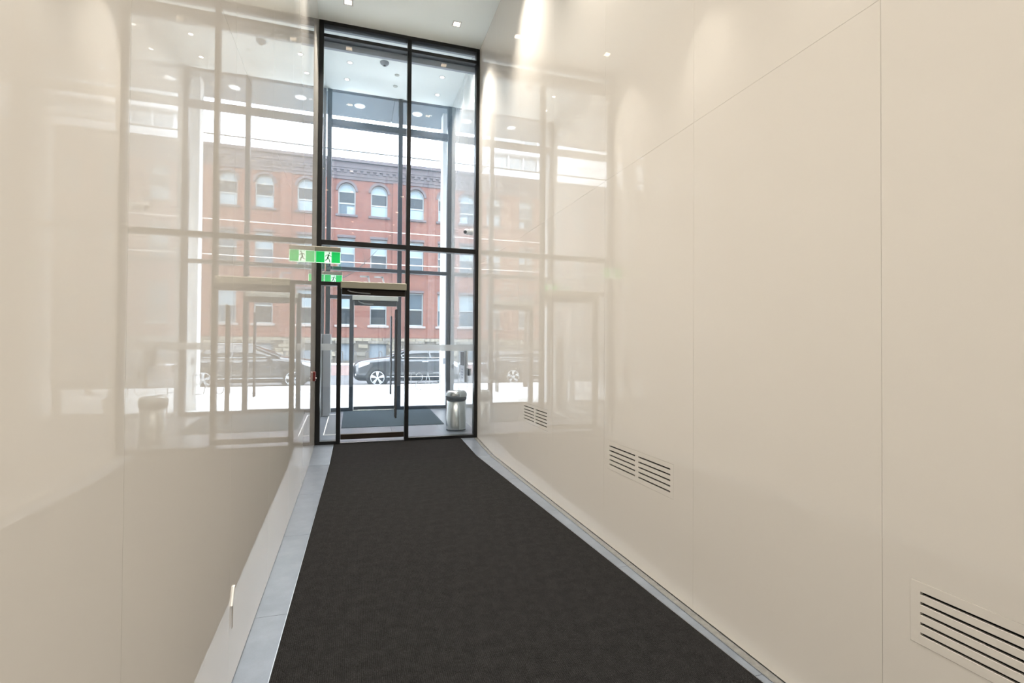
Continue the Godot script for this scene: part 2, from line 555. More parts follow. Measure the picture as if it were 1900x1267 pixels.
func inner_screen() -> void:
	var w := structure("window_1", "tall black framed glazed screen at the end of the hall", "glazed screen")
	var f := INNER
	var m: Material = M.black_frame
	var y0 := 0.078
	bar(w, "jamb", m, -0.538, -0.472, y0, HALL_TOP, f)
	bar(w, "jamb", m, 1.812, 1.866, y0, HALL_TOP, f)
	bar(w, "mullion", m, 0.733, 0.793, y0, HALL_TOP - 0.055, f)
	bar(w, "mullion", m, -0.250, -0.190, y0, 2.45, f)
	bar(w, "head", m, -0.472, 1.812, HALL_TOP - 0.055, HALL_TOP, f)
	for p in [[-0.472, 0.733], [0.793, 1.812]]:
		bar(w, "transom", m, p[0], p[1], 2.985, 3.058, f)
		bar(w, "transom", m, p[0], p[1], 6.028, 6.078, f)
		pane(w, p[0], p[1], 3.058, 6.028, f)
		pane(w, p[0], p[1], 6.078, HALL_TOP - 0.055, f)
	bar(w, "transom", m, -0.472, -0.250, 2.395, 2.45, f)
	bar(w, "transom", m, -0.190, 0.733, 2.385, 2.44, f)
	pane(w, -0.472, 0.733, 2.45, 2.985, f)
	bar(w, "sill", m, -0.472, -0.250, y0, 0.128, f)
	bar(w, "sill", m, 0.793, 1.812, y0, 0.128, f)
	pane(w, -0.472, -0.250, 0.128, 2.395, f)
	pane(w, 0.793, 1.812, 0.128, 2.985, f)
	# frosted bands on the glass at eye height
	for p in [[-0.470, -0.252], [0.795, 1.810]]:
		var st := begin()
		pbox(st, p[0], p[1], 1.448, 1.545, f + 0.0065, f + 0.0075)
		obj("frosted_band", st, M.frosted, w)
	# grey beams just behind the top panes
	for p in [[6.245, 6.40], [5.965, 6.13]]:
		bar(w, "beam", M.beam_grey, -0.538, 1.90, p[0], p[1], f + 0.13, 0.06)
	# wall above the screen, up to the higher ceiling beyond
	var b := structure("wall_inner", "white bulkhead above the inner glazed screen", "wall")
	var st := begin()
	pbox(st, -1.2, 2.6, HALL_TOP + 0.2, LOBBY_TOP + 0.2, f - 0.1, f + 0.06)
	for p in [[-1.2, left_x(f)], [right_x(f), 2.6]]:
		pbox(st, p[0], p[1], -0.3, HALL_TOP + 0.2, f + 0.0, f + 0.08)
	obj("plaster", st, M.plaster, b)
	# the door
	var d := structure("door_1", "frameless glass door with a long pull bar in the black inner screen", "door")
	st = begin()
	pbox(st, -0.184, 0.727, 0.215, 2.275, f - 0.006, f + 0.006)
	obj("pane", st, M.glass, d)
	bar(d, "bottom_rail", M.bronze, -0.186, 0.729, 0.138, 0.215, f, 0.045)
	bar(d, "top_rail", M.bronze, -0.186, 0.729, 2.272, 2.36, f, 0.045)
	bar(d, "threshold", M.dark_steel, -0.190, 0.733, 0.082, 0.100, f, 0.10)
	operator_box(d, -0.200, 0.738, 2.352, 2.452, f, M.taupe)
	pull_bar(d, 0.60, 0.435, 2.07, f)
	var arm := begin()
	tube(arm, [V(-0.10, 2.335, f - 0.06), V(-0.06, 2.315, f - 0.10), V(0.02, 2.305, f - 0.08), V(0.22, 2.297, f - 0.05)], [0.012], 6)
	obj("closer_arm", arm, M.steel, d)

func operator_box(parent: Node, x0: float, x1: float, y0: float, y1: float, f: float, m: Material) -> void:
	var st := begin()
	pbox(st, x0, x1, y0, y1, f - 0.17, f - 0.062, 0.006)
	obj("operator_cover", st, m, parent)
	st = begin()
	pbox(st, x0 + 0.02, x1 - 0.02, y0 - 0.004, y0 + 0.002, f - 0.16, f - 0.07)
	obj("operator_base", st, M.void, parent)

func pull_bar(parent: Node, x: float, y0: float, y1: float, f: float) -> void:
	for s in [-1.0, 1.0]:
		var st := begin()
		tube(st, [V(x, y0, f + s * 0.07), V(x, y1, f + s * 0.07)], [0.016], 12)
		var h := obj("handle", st, M.dark_steel, parent)
		for y in [y0 + 0.13, y1 - 0.13]:
			st = begin()
			tube(st, [V(x, y, f + s * 0.006), V(x, y, f + s * 0.06)], [0.011], 10)
			obj("standoff", st, M.steel, h)

func outer_screen() -> void:
	var w := structure("window_2", "grey framed outer glazed screen towards the street, with house number", "glazed screen")
	var f := OUTER
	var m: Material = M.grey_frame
	var y0 := 0.212
	bar(w, "mullion", m, -0.562, -0.478, y0, LOBBY_TOP, f)
	bar(w, "mullion", m, -0.103, -0.019, y0, 2.55, f)
	bar(w, "mullion", m, 0.835, 0.921, y0, LOBBY_TOP, f)
	bar(w, "mullion", m, 1.868, 1.952, y0, LOBBY_TOP, f)
	for p in [[-0.478, 0.835], [0.921, 1.868]]:
		bar(w, "transom", m, p[0], p[1], 3.045, 3.115, f)
		bar(w, "transom", m, p[0], p[1], 5.96, 6.085, f)
		pane(w, p[0], p[1], 3.115, 5.96, f)
		pane(w, p[0], p[1], 6.085, LOBBY_TOP, f)
	bar(w, "transom", m, -0.478, -0.103, 2.47, 2.54, f)
	bar(w, "transom", m, -0.019, 0.835, 2.45, 2.53, f)
	pane(w, -0.478, 0.835, 2.54, 3.045, f)
	bar(w, "sill", m, -0.478, -0.103, y0, 0.27, f)
	bar(w, "sill", m, 0.921, 1.868, y0, 0.27, f)
	pane(w, -0.478, -0.103, 0.27, 2.47, f)
	pane(w, 0.921, 1.868, 0.27, 3.045, f)
	# house number and street name, reading from outside
	for k in 2:
		lettering(w, "5", 0.605 - 0.285 * k, 2.60, 0.25, 0.345, 0.034, f + 0.008)
	for l in [["E", 1.75, 0.15], ["A", 1.578, 0.172], ["S", 1.385, 0.15], ["T", 1.215, 0.155]]:
		lettering(w, l[0], l[1], 0.60, l[2], 0.36, 0.015, f + 0.008)
	var d := structure("door_2", "glass street door with a long pull bar and pale closer cover", "door")
	var st := begin()
	pbox(st, -0.013, 0.829, 0.29, 2.35, f - 0.006, f + 0.006)
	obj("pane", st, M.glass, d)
	bar(d, "bottom_rail", M.dark_steel, -0.015, 0.831, 0.225, 0.29, f, 0.045)
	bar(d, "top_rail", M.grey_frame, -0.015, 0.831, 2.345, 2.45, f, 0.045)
	bar(d, "threshold", M.steel, -0.019, 0.835, 0.21, 0.222, f, 0.14)
	operator_box(d, -0.052, 0.848, 2.445, 2.535, f, M.pale_cover)
	pull_bar(d, 0.722, 0.527, 2.14, f)
	var arm := begin()
	tube(arm, [V(0.06, 2.435, f - 0.06), V(0.10, 2.405, f - 0.10), V(0.18, 2.385, f - 0.08), V(0.36, 2.378, f - 0.05)], [0.012], 6)
	obj("closer_arm", arm, M.steel, d)

# letters of flat strokes; x is the letter's edge that is on the reader's left outside
func lettering(parent: Node, ch: String, x: float, y: float, w: float, h: float, thick: float, f: float) -> void:
	var strokes := []
	match ch:
		"E": strokes = [[[1, 0], [0, 0], [0, 1], [1, 1]], [[0, 0.52], [0.9, 0.52]]]
		"T": strokes = [[[0, 1], [1, 1]], [[0.5, 1], [0.5, 0]]]
		"A": strokes = [[[0, 0], [0.5, 1], [1, 0]], [[0.18, 0.36], [0.82, 0.36]]]
		"S":
			var s := []
			for k in 13:
				var a := deg_to_rad(30 + k * 20)
				s.append([0.5 + 0.48 * cos(a), 0.75 + 0.25 * sin(a)])
			for k in 13:
				var a := deg_to_rad(90 - k * 20)
				s.append([0.5 + 0.48 * cos(a), 0.25 + 0.25 * sin(a)])
			strokes = [s]
		"5":
			var s := [[0.88, 1.0], [0.26, 1.0], [0.12, 0.55]]
			for k in 16:
				var a := deg_to_rad(132 - k * 18)
				s.append([0.47 + 0.5 * cos(a), 0.32 + 0.33 * sin(a)])
			strokes = [s]
	var st := begin()
	for s in strokes:
		for k in s.size() - 1:
			var a := Vector2(s[k][0] * w, s[k][1] * h)
			var b := Vector2(s[k + 1][0] * w, s[k + 1][1] * h)
			var d := (b - a).normalized()
			var n := Vector2(-d.y, d.x) * thick / 2.0
			a -= d * thick * 0.3
			b += d * thick * 0.3
			var p := []
			for z in [f, f + 0.002]:
				for q in [a + n, b + n, b - n, a - n]:
					p.append(V(x - q.x, y + q.y, z))
			hexa(st, p)
	obj("letter", st, M.white_letter, parent)

# ------------------------------------------------------------------ vestibule
func vestibule() -> void:
	var lx := -0.575
	var rx := 1.952
	for s in [-1.0, 1.0]:
		var w := structure("wall_west" if s < 0 else "wall_east", "pale panel wall of the vestibule behind the tall grey cabinet" if s < 0 else "pale glossy wall of the vestibule beside the steel bin", "wall")
		var x: float = lx if s < 0 else rx
		var st := begin()
		pbox(st, minf(x + s * 0.014, x + s * 0.4), maxf(x + s * 0.014, x + s * 0.4), -0.3, LOBBY_TOP + 0.2, INNER + 0.07, OUTER + 0.08)
		obj("backing", st, M.joint, w)
		var cuts := [INNER + 0.082, 8.9, 9.85, OUTER + 0.07]
		for k in 3:
			for yy in [[0.0, 2.81], [2.813, LOBBY_TOP]]:
				st = begin()
				var a: float = cuts[k] + 0.0015
				var b: float = cuts[k + 1] - 0.0015
				var l0: float = ground(a) if yy[0] == 0.0 else yy[0]
				var l1: float = ground(b) if yy[0] == 0.0 else yy[0]
				var o: float = s * 0.0135
				hexa(st, [V(x, l0, a), V(x, l1, b), V(x + o, l1, b), V(x + o, l0, a), V(x, yy[1], a), V(x, yy[1], b), V(x + o, yy[1], b), V(x + o, yy[1], a)])
				obj("panel", st, M.lobby_panel, w)
	var c := structure("ceiling_1", "white vestibule ceiling with small round lights", "ceiling")
	var st := begin()
	pbox(st, -1.2, 2.6, LOBBY_TOP, LOBBY_TOP + 0.25, INNER - 0.1, OUTER + 0.06)
	obj("slab", st, M.plaster, c)
	# mat
	var mt := thing("vestibule_mat", "grey entrance mat on the vestibule floor between the two glass doors", "mat")
	st = begin()
	var a := 8.92
	var b := 10.58
	hexa(st, [V(-0.2, ground(a), a), V(-0.2, ground(b), b), V(1.52, ground(b), b), V(1.54, ground(a), a),
		V(-0.2, ground(a) + 0.008, a), V(-0.2, ground(b) + 0.008, b), V(1.52, ground(b) + 0.008, b), V(1.54, ground(a) + 0.008, a)])
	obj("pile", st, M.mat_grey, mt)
	# floor grille
	var gr := thing("floor_grille", "white framed metal floor grille beside the vestibule mat", "grille")
	st = begin()
	var g0 := 8.40
	var g1 := 10.28
	for p in [[-0.46, -0.445, g0, g1], [-0.275, -0.26, g0, g1], [-0.445, -0.275, g0, g0 + 0.02], [-0.445, -0.275, g1 - 0.02, g1]]:
		hexa(st, [V(p[0], ground(p[2]), p[2]), V(p[0], ground(p[3]), p[3]), V(p[1], ground(p[3]), p[3]), V(p[1], ground(p[2]), p[2]),
			V(p[0], ground(p[2]) + 0.006, p[2]), V(p[0], ground(p[3]) + 0.006, p[3]), V(p[1], ground(p[3]) + 0.006, p[3]), V(p[1], ground(p[2]) + 0.006, p[2])])
	obj("frame", st, M.white_plastic, gr)
	st = begin()
	hexa(st, [V(-0.445, ground(g0), g0), V(-0.445, ground(g1), g1), V(-0.275, ground(g1), g1), V(-0.275, ground(g0), g0),
		V(-0.445, ground(g0) + 0.0015, g0), V(-0.445, ground(g1) + 0.0015, g1), V(-0.275, ground(g1) + 0.0015, g1), V(-0.275, ground(g0) + 0.0015, g0)])
	obj("tray", st, M.dark_steel, gr)
	var f := g0 + 0.035
	while f < g1 - 0.03:
		st = begin()
		pbox(st, -0.445, -0.275, ground(f) - 0.002, ground(f) + 0.005, f, f + 0.012)
		obj("slat", st, M.grey_plastic, gr)
		f += 0.03
	trash_can()
	wall_things()
	lobby_lights()

func trash_can() -> void:
	var at := V(1.655, ground(8.42), 8.42)
	var t := thing("trash_can", "round brushed steel trash can with a domed open lid", "trash can", at)
	var st := begin()
	lathe(st, Vector3.ZERO, [Vector2(0, 0.0), Vector2(0.165, 0.0), Vector2(0.165, 0.02), Vector2(0, 0.02)], 40, false)
	obj("base", st, M.black_plastic, t)
	st = begin()
	lathe(st, Vector3.ZERO, [Vector2(0.166, 0.02), Vector2(0.166, 0.515)], 48)
	lathe(st, Vector3.ZERO, [Vector2(0.166, 0.515), Vector2(0.10, 0.517)], 48)
	obj("body", st, M.brushed, t)
	st = begin()
	lathe(st, Vector3.ZERO, [Vector2(0.168, 0.512), Vector2(0.176, 0.516), Vector2(0.176, 0.552), Vector2(0.17, 0.556)], 48)
	obj("band", st, M.black_plastic, t)
	st = begin()
	var prof := [Vector2(0.168, 0.556), Vector2(0.182, 0.566)]
	for k in 11:
		var a := PI / 2 * k / 10.0
		prof.append(Vector2(0.122 + 0.062 * cos(a), 0.58 + 0.085 * sin(a)))
	prof.append(Vector2(0.114, 0.660))
	prof.append(Vector2(0.110, 0.62))
	lathe(st, Vector3.ZERO, prof, 48)
	obj("lid", st, M.brushed, t)
	st = begin()
	lathe(st, Vector3.ZERO, [Vector2(0.112, 0.625), Vector2(0.0, 0.625)], 32, false)
	obj("opening", st, M.void, t)  # near-black disc paints the shade inside the bin

func wall_things() -> void:
	var rx := 1.952
	# intercom
	var t := thing("intercom_panel", "tall steel intercom panel with a dark display on the vestibule wall", "intercom", V(rx, 0.87, 9.2))
	var st := begin()
	box(st, Vector3(-0.035, 0.0, -0.2), Vector3(0, 0.60, 0.2), 0.005)
	obj("housing", st, M.steel, t)
	st = begin()
	box(st, Vector3(-0.039, 0.30, -0.15), Vector3(-0.0345, 0.55, 0.15), 0.002)
	obj("display", st, M.black_plastic, t)
	for r in 4:
		for k in 3:
			st = begin()
			box(st, Vector3(-0.040, 0.06 + r * 0.05, -0.07 + k * 0.05), Vector3(-0.0345, 0.09 + r * 0.05, -0.03 + k * 0.05), 0.002)
			obj("button", st, M.grey_plastic, t)
	# card reader, door button, switch
	t = thing("card_reader", "small black card reader on the pale wall near the steel bin", "card reader", V(rx, 1.0, 8.77))
	st = begin()
	box(st, Vector3(-0.03, 0.0, -0.04), Vector3(0, 0.125, 0.04), 0.006)
	obj("housing", st, M.black_plastic, t)
	st = begin()
	box(st, Vector3(-0.033, 0.04, -0.025), Vector3(-0.0295, 0.10, 0.025), 0.002)
	obj("reader_face", st, M.dark_steel, t)
	t = thing("door_switch", "slim dark door switch on the vestibule wall next to the street door", "switch", V(rx, 1.05, 10.29))
	st = begin()
	box(st, Vector3(-0.02, 0.0, -0.03), Vector3(0, 0.11, 0.03), 0.004)
	obj("plate", st, M.grey_plastic, t)
	st = begin()
	box(st, Vector3(-0.026, 0.02, -0.018), Vector3(-0.0195, 0.09, 0.018), 0.003)
	obj("button", st, M.black_plastic, t)
	# dome camera
	t = thing("dome_camera", "small white security camera with a dark lens high on the wall", "camera", V(rx, 3.54, 8.64))
	st = begin()
	tube(st, [Vector3(0, 0, 0), Vector3(-0.045, 0, 0)], [0.055], 20)
	obj("mount", st, M.white_plastic, t)
	st = begin()
	lathe(st, Vector3(-0.085, -0.055, 0), [Vector2(0, 0), Vector2(0.028, 0.006), Vector2(0.047, 0.028), Vector2(0.055, 0.055), Vector2(0.047, 0.082), Vector2(0.028, 0.104), Vector2(0, 0.11)], 20)
	obj("ball", st, M.white_plastic, t)
	st = begin()
	tube(st, [Vector3(-0.115, -0.01, 0.025), Vector3(-0.128, -0.018, 0.045)], [0.03], 16)
	obj("lens", st, M.black_plastic, t)
	# tall grey cabinet at the other side
	t = thing("heater_cabinet", "tall slim grey cabinet standing against the vestibule wall by the street door", "cabinet", V(-0.57, ground(10.25), 10.25))
	st = begin()
	box(st, Vector3(0.0, 0.0, -0.17), Vector3(0.135, 1.55, 0.17), 0.006)
	obj("body", st, M.grey_plastic, t)
	st = begin()
	box(st, Vector3(0.134, 0.05, -0.155), Vector3(0.139, 1.50, 0.155), 0.002)
	obj("front_panel", st, M.pale_cover, t)
	# fire alarm pull box in the hall
	t = thing("fire_alarm_box", "red fire alarm pull box on the glossy wall beside the black jamb", "fire alarm", V(left_x(7.35), 1.03, 7.35))
	st = begin()
	box(st, Vector3(0.0, 0.0, -0.05), Vector3(0.032, 0.13, 0.05), 0.006)
	obj("housing", st, M.red_plastic, t)
	st = begin()
	box(st, Vector3(0.031, 0.03, -0.035), Vector3(0.042, 0.05, 0.035), 0.004)
	obj("pull_lever", st, M.white_plastic, t)
	# small clip on the cream wall
	t = thing("wall_clip", "small white clip with two thin cords low on the mirroring cream wall", "clip", V(left_x(2.5), 0.36, 2.5))
	st = begin()
	hexa(st, [Vector3(0.0, 0.0, 0.012), Vector3(0.006, 0.0, 0.012), Vector3(0.006, 0.0, 0.022), Vector3(0.0, 0.0, 0.022),
		Vector3(0.0, 0.07, -0.028), Vector3(0.006, 0.07, -0.028), Vector3(0.006, 0.07, -0.014), Vector3(0.0, 0.07, -0.014)])
	obj("clip_body", st, M.white_plastic, t)
	for k in 2:
		st = begin()
		tube(st, [Vector3(0.004, 0.0, 0.017 - 0.012 * k), Vector3(0.004, -0.10, 0.016 - 0.012 * k)], [0.0012], 6)
		obj("cord", st, M.joint, t)
	exit_sign(V(left_x(7.5), 2.675, 7.5), 0.335, "green running man exit sign in the hall, in front of the black inner screen")
	exit_sign(V(-0.575, 2.745, 10.42), 0.33, "green running man exit sign in the vestibule, near the street door")
	# things on the vestibule ceiling
	t = thing("smoke_detector", "round grey smoke detector on the vestibule ceiling", "smoke detector", V(0.47, LOBBY_TOP, 9.35))
	st = begin()
	lathe(st, Vector3.ZERO, [Vector2(0, -0.06), Vector2(0.045, -0.055), Vector2(0.06, -0.03), Vector2(0.075, -0.025), Vector2(0.08, -0.001), Vector2(0, -0.001)], 28)
	obj("housing", st, M.grey_plastic, t)
	st = begin()
	lathe(st, Vector3(0, 0, 0), [Vector2(0, -0.068), Vector2(0.02, -0.066), Vector2(0.022, -0.056)], 20)
	obj("sensor", st, M.black_plastic, t)
	for f in [9.71, 10.14]:
		t = thing("sprinkler_head", "flat round sprinkler cover on the vestibule ceiling, " + ("beside the smoke detector" if f < 10 else "next to the street door"), "sprinkler", V(0.72, LOBBY_TOP, f), "sprinkler covers on the vestibule ceiling")
		st = begin()
		lathe(st, Vector3.ZERO, [Vector2(0, -0.012), Vector2(0.04, -0.012), Vector2(0.045, -0.008), Vector2(0.045, -0.0005)], 24)
		obj("cover", st, M.pale_cover, t)

# sign standing off a wall, readable from the hall
func exit_sign(at: Vector3, w: float, label: String) -> void:
	var t := thing("exit_sign", label, "exit sign", at, "running man exit signs")
	var st := begin()
	box(st, Vector3(0.0, 0.165, -0.035), Vector3(w, 0.225, 0.035), 0.004)
	obj("housing", st, M.taupe, t)
	st = begin()
	box(st, Vector3(0.004, 0.0, -0.008), Vector3(w, 0.168, 0.008), 0.002)
	obj("panel_edge", st, M.white_panel, t)
	for s in [-1.0, 1.0]:
		for p in [[0.010, w * 0.36], [w * 0.64, w - 0.006]]:
			st = begin()
			box(st, Vector3(p[0], 0.008, s * 0.0078), Vector3(p[1], 0.16, s * 0.0105))
			obj("green_field", st, M.green_panel, t)
		st = begin()
		var c := w * 0.5
		var z0: float = s * 0.0079
		var z1: float = s * 0.0105
		var joints := [[[0.012, 0.125], [-0.004, 0.075], 0.013], [[0.010, 0.118], [0.034, 0.10], 0.007], [[0.034, 0.10], [0.047, 0.093], 0.006], [[0.008, 0.118], [-0.022, 0.112], 0.007], [[-0.022, 0.112], [-0.034, 0.092], 0.006],
			[[-0.004, 0.078], [0.018, 0.05], 0.010], [[0.018, 0.05], [0.026, 0.015], 0.008], [[-0.005, 0.078], [-0.014, 0.048], 0.010], [[-0.014, 0.048], [-0.042, 0.040], 0.008]]
		for j in joints:
			var a := Vector2(j[0][0], j[0][1])
			var b := Vector2(j[1][0], j[1][1])
			var n: Vector2 = Vector2(-(b - a).y, (b - a).x).normalized() * j[2] * 0.6
			var q := []
			for z in [z0, z1]:
				for v in [a + n, b + n, b - n, a - n]:
					q.append(Vector3(c + v.x, v.y, z))
			hexa(st, q)
		for k in 10:
			var a0 := TAU * k / 10
			var a1 := TAU * (k + 1) / 10
			tri(st, Vector3(c + 0.018, 0.142, z1), Vector3(c + 0.018 + 0.010 * cos(a0), 0.142 + 0.010 * sin(a0), z1), Vector3(c + 0.018 + 0.010 * cos(a1), 0.142 + 0.010 * sin(a1), z1), Vector3(c, 0.142, 0))
		obj("running_figure", st, M.green_figure, t)

# ------------------------------------------------------------------ lamps
func spot(parent: Node, at: Vector3, c: Color, energy: float, angle: float, size: float) -> void:
	var l := SpotLight3D.new()
	l.name = "lamp_light"
	l.light_color = c
	l.light_energy = energy
	l.spot_range = 30.0
	l.spot_attenuation = 2.0
	l.spot_angle = angle
	l.spot_angle_attenuation = 1.0
	l.light_size = size
	l.shadow_enabled = true
	l.rotation = Vector3(-PI / 2, 0, 0)
	l.position = at
	parent.add_child(l)

func hall_lights() -> void:
	var ring := begin()
	for p in [[-0.065, 0.065, -0.065, -0.045], [-0.065, 0.065, 0.045, 0.065], [-0.065, -0.045, -0.045, 0.045], [0.045, 0.065, -0.045, 0.045]]:
		box(ring, Vector3(p[0], -0.006, p[2]), Vector3(p[1], -0.0004, p[3]))
	ring.generate_normals()
	var ring_mesh := ring.commit()
	var glow := begin()
	box(glow, Vector3(-0.045, -0.004, -0.045), Vector3(0.045, -0.0004, 0.045))
	glow.generate_normals()
	var glow_mesh := glow.commit()
	for f in [7.25, 5.3, 3.35, 1.4, -0.55, -2.5]:
		for x in [-0.13, 1.39]:
			var t := thing("ceiling_downlight", "square downlight in the hall ceiling %s, beside the %s wall" % ["next to the glazed screen" if f > 7 else "further along the hall", "mirroring" if x < 0 else "vented"], "downlight", V(x, HALL_TOP, f), "square downlights in the hall ceiling")
			inst("trim_ring", ring_mesh, M.white_plastic, t)
			inst("lamp_face", glow_mesh, M.lamp_warm, t)
			spot(t, Vector3(0, -0.02, 0), Color(1.0, 0.965, 0.905), 15.5, 43.0, 0.06)

func lobby_lights() -> void:
	var ring := begin()
	lathe(ring, Vector3.ZERO, [Vector2(0.036, -0.004), Vector2(0.055, -0.006), Vector2(0.06, -0.0004)], 24)
	ring.generate_normals()
	var ring_mesh := ring.commit()
	var glow := begin()
	lathe(glow, Vector3.ZERO, [Vector2(0.0, -0.004), Vector2(0.036, -0.004)], 24, false)
	glow.generate_normals()
	var glow_mesh := glow.commit()
	for p in [[-0.13, 9.55], [-0.19, 10.17], [1.55, 9.52], [1.57, 10.22], [-0.13, 8.6], [1.55, 8.6]]:
		var t := thing("round_downlight", "round vestibule downlight on the %s side, %s" % ["cabinet" if p[0] < 0.5 else "bin", "next to the inner screen" if p[1] < 9 else ("in the middle of the ceiling" if p[1] < 10 else "next to the street door")], "downlight", V(p[0], LOBBY_TOP, p[1]), "round downlights in the vestibule ceiling")
		inst("trim_ring", ring_mesh, M.white_plastic, t)
		inst("lamp_face", glow_mesh, M.lamp_white, t)
		spot(t, Vector3(0, -0.02, 0), Color(1.0, 0.97, 0.93), 5.0, 54.0, 0.04)

# ------------------------------------------------------------------ street
func street() -> void:
	# canopy
	var cn := structure("canopy", "grey panelled canopy soffit over the street door", "canopy")
	var st := begin()
	for p in [[-4.2, -0.9], [-0.892, 0.80], [0.808, 2.04], [2.048, 5.0]]:
		st = begin()
		pbox(st, p[0], p[1], 7.0, 7.03, OUTER - 0.1, 12.58)
		obj("panel", st, M.soffit, cn)
	st = begin()
	pbox(st, -4.2, 5.0, 7.03, 7.5, OUTER - 0.1, 12.6)
	obj("fascia", st, M.soffit, cn)
	st = begin()
	pbox(st, -0.562, 1.952, LOBBY_TOP, 7.03, OUTER - 0.06, OUTER + 0.06)
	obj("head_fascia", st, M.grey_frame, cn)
	for s in [0, 1]:
		var t := thing("canopy_light", ["large round white light in the canopy soffit above the street door", "large round white light in the canopy soffit beside the white column"][s], "soffit light", V([0.06, 1.36][s], 7.0, 11.9), "round lights in the canopy soffit")
		st = begin()
		lathe(st, Vector3.ZERO, [Vector2(0.09, -0.01), Vector2(0.115, -0.012), Vector2(0.12, -0.0004)], 28)
		obj("trim_ring", st, M.white_plastic, t)
		st = begin()
		lathe(st, Vector3.ZERO, [Vector2(0.0, -0.008), Vector2(0.09, -0.008)], 28, false)
		obj("lamp_face", st, M.lamp_soffit, t)
		spot(t, Vector3(0, -0.02, 0), Color(1.0, 0.98, 0.95), 3.0, 62.0, 0.08)
	for k in 2:
		var col := structure("column", ["white square column outside carrying the canopy, beside the vestibule wall with the bin", "white square column outside carrying the canopy, beside the grey cabinet"][k], "column")
		var x: float = [1.93, -0.98][k]
		st = begin()
		pbox(st, x, x + 0.27, 0.19, 7.0, 11.65, 11.92, 0.006)
		obj("shaft", st, M.white_column, col)
		if k == 0:
			st = begin()
			pbox(st, x + 0.045, x + 0.095, 1.12, 1.25, 11.635, 11.652, 0.004)
			obj("push_plate", st, M.grey_plastic, col)
	# building front beside the outer screen
	for s in [-1.0, 1.0]:
		var w := structure("wall_front", "pale outer wall beside the street door, " + ("towards the grey cabinet" if s < 0 else "towards the bin"), "wall")
		st = begin()
		pbox(st, -8.0 if s < 0 else 2.35, -0.97 if s < 0 else 9.0, 0.0, 7.5, OUTER - 0.2, OUTER + 0.05)
		obj("cladding", st, M.lobby_panel, w)
	# sidewalk of square slabs
	var sw := structure("sidewalk", "bright concrete sidewalk between the street door and the kerb", "sidewalk")
	st = begin()
	pbox(st, -14, 14, -0.3, 0.188, OUTER + 0.05, 17.9)
	obj("bed", st, M.asphalt, sw)
	var slab := begin()
	box(slab, Vector3(0.004, 0.188, -1.5 + 0.004), Vector3(1.496, 0.2, -0.004))
	slab.generate_normals()
	var slab_mesh := slab.commit()
	for r in 5:
		for k in 14:
			var o := inst("slab", slab_mesh, M.concrete, sw, V(-10.5 + k * 1.5, 0, OUTER + 0.06 + r * 1.42))
			o.scale.z = 1.42 / 1.5
	st = begin()
	pbox(st, -14, 14, -0.2, 0.2, 17.82, 18.0, 0.01)
	obj("kerb", st, M.concrete, sw)
	var rd := structure("road", "grey asphalt street behind the parked cars", "road")
	st = begin()
	pbox(st, -40, 40, -0.4, 0.05, 18.0, 27.0)
	obj("asphalt", st, M.asphalt, rd)
	# utility covers let into the sidewalk
	for p in [[0.22, 16.2], [1.55, 15.4]]:
		var t := thing("utility_cover", "small grey utility cover in the pale sidewalk, " + ("before the nose of the parked car" if p[0] < 1 else "before the doors of the parked car"), "utility cover", V(p[0], 0.2, p[1]), "utility covers in the sidewalk")
		st = begin()
		box(st, Vector3(-0.22, -0.001, -0.12), Vector3(0.22, 0.004, 0.12), 0.002)
		obj("plate", st, M.grey_plastic, t)
	# low wall and terrace across the street
	var gw := thing("garden_wall", "low pinkish concrete wall with a white cap across the street", "wall", V(0, 0.0, 27.0))
	st = begin()
	box(st, Vector3(-20, -0.2, -0.25), Vector3(20, 0.57, 0.0))
	obj("wall_face", st, M.pink_concrete, gw)
	var n := 0
	var x := -20.0
	while x < 20.0:
		st = begin()
		box(st, Vector3(x + 0.005, 0.57, -0.30), Vector3(x + 1.995, 0.66, 0.03), 0.012)
		obj("coping", st, M.snow, gw)
		x += 2.0
		n += 1
	var te := structure("terrace", "pale raised strip between the low wall and the brick building", "terrace")
	st = begin()
	pbox(st, -20, 20, -0.2, 0.57, 27.25, 30.6)
	obj("paving", st, M.concrete, te)
	# narrow hoops on the terrace
	var hoop := begin()
	var pts := []
	pts.append(Vector3(-0.075, 0.0, 0)); pts.append(Vector3(-0.075, 0.62, 0))
	for k in 9:
		var a := PI - PI * k / 8.0
		pts.append(Vector3(0.075 * cos(a), 0.64 + 0.05 * sin(a), 0))
	pts.append(Vector3(0.075, 0.62, 0)); pts.append(Vector3(0.075, 0.0, 0))
	tube(hoop, pts, [0.026], 8)
	hoop.generate_normals()
	var hoop_mesh := hoop.commit()
	for k in 18:
		var h := inst("bicycle_hoop", hoop_mesh, M.cable_dark, null, V(-6.12 + k * 0.68, 0.57, 28.4))
		tag(h, "narrow dark metal bicycle hoop standing before the stone base of the brick building", "bicycle hoop", "bicycle hoops across the street")
	cables()
	tree()
	car(V(-0.04, 0.05, 19.72), "dark blue crossover car parked at the kerb opposite the street door")
	car(V(-5.75, 0.05, 19.72), "dark blue crossover car parked ahead, beyond the nose of the other car")
	tower()

func cables() -> void:
	for c in [[9.72, 22.0, 0.028, "cable_dark", "dark overhead cable crossing the white sky above the brick building"], [5.68, 26.0, 0.022, "cable_pale", "pale overhead cable running across the middle windows of the brick building"], [7.35, 26.2, 0.02, "cable_pale", "pale overhead cable strung just above the middle windows of the brick building"]]:
		var st := begin()
		var pts := []
		for k in 25:
			var x := -24.0 + 2.0 * k
			pts.append(V(x, c[0] + 0.0006 * x * x, c[1]))
		tube(st, pts, [c[2]], 6)
		var o := obj("overhead_cable", st, M[c[3]], null)
		tag(o, c[4], "cable")

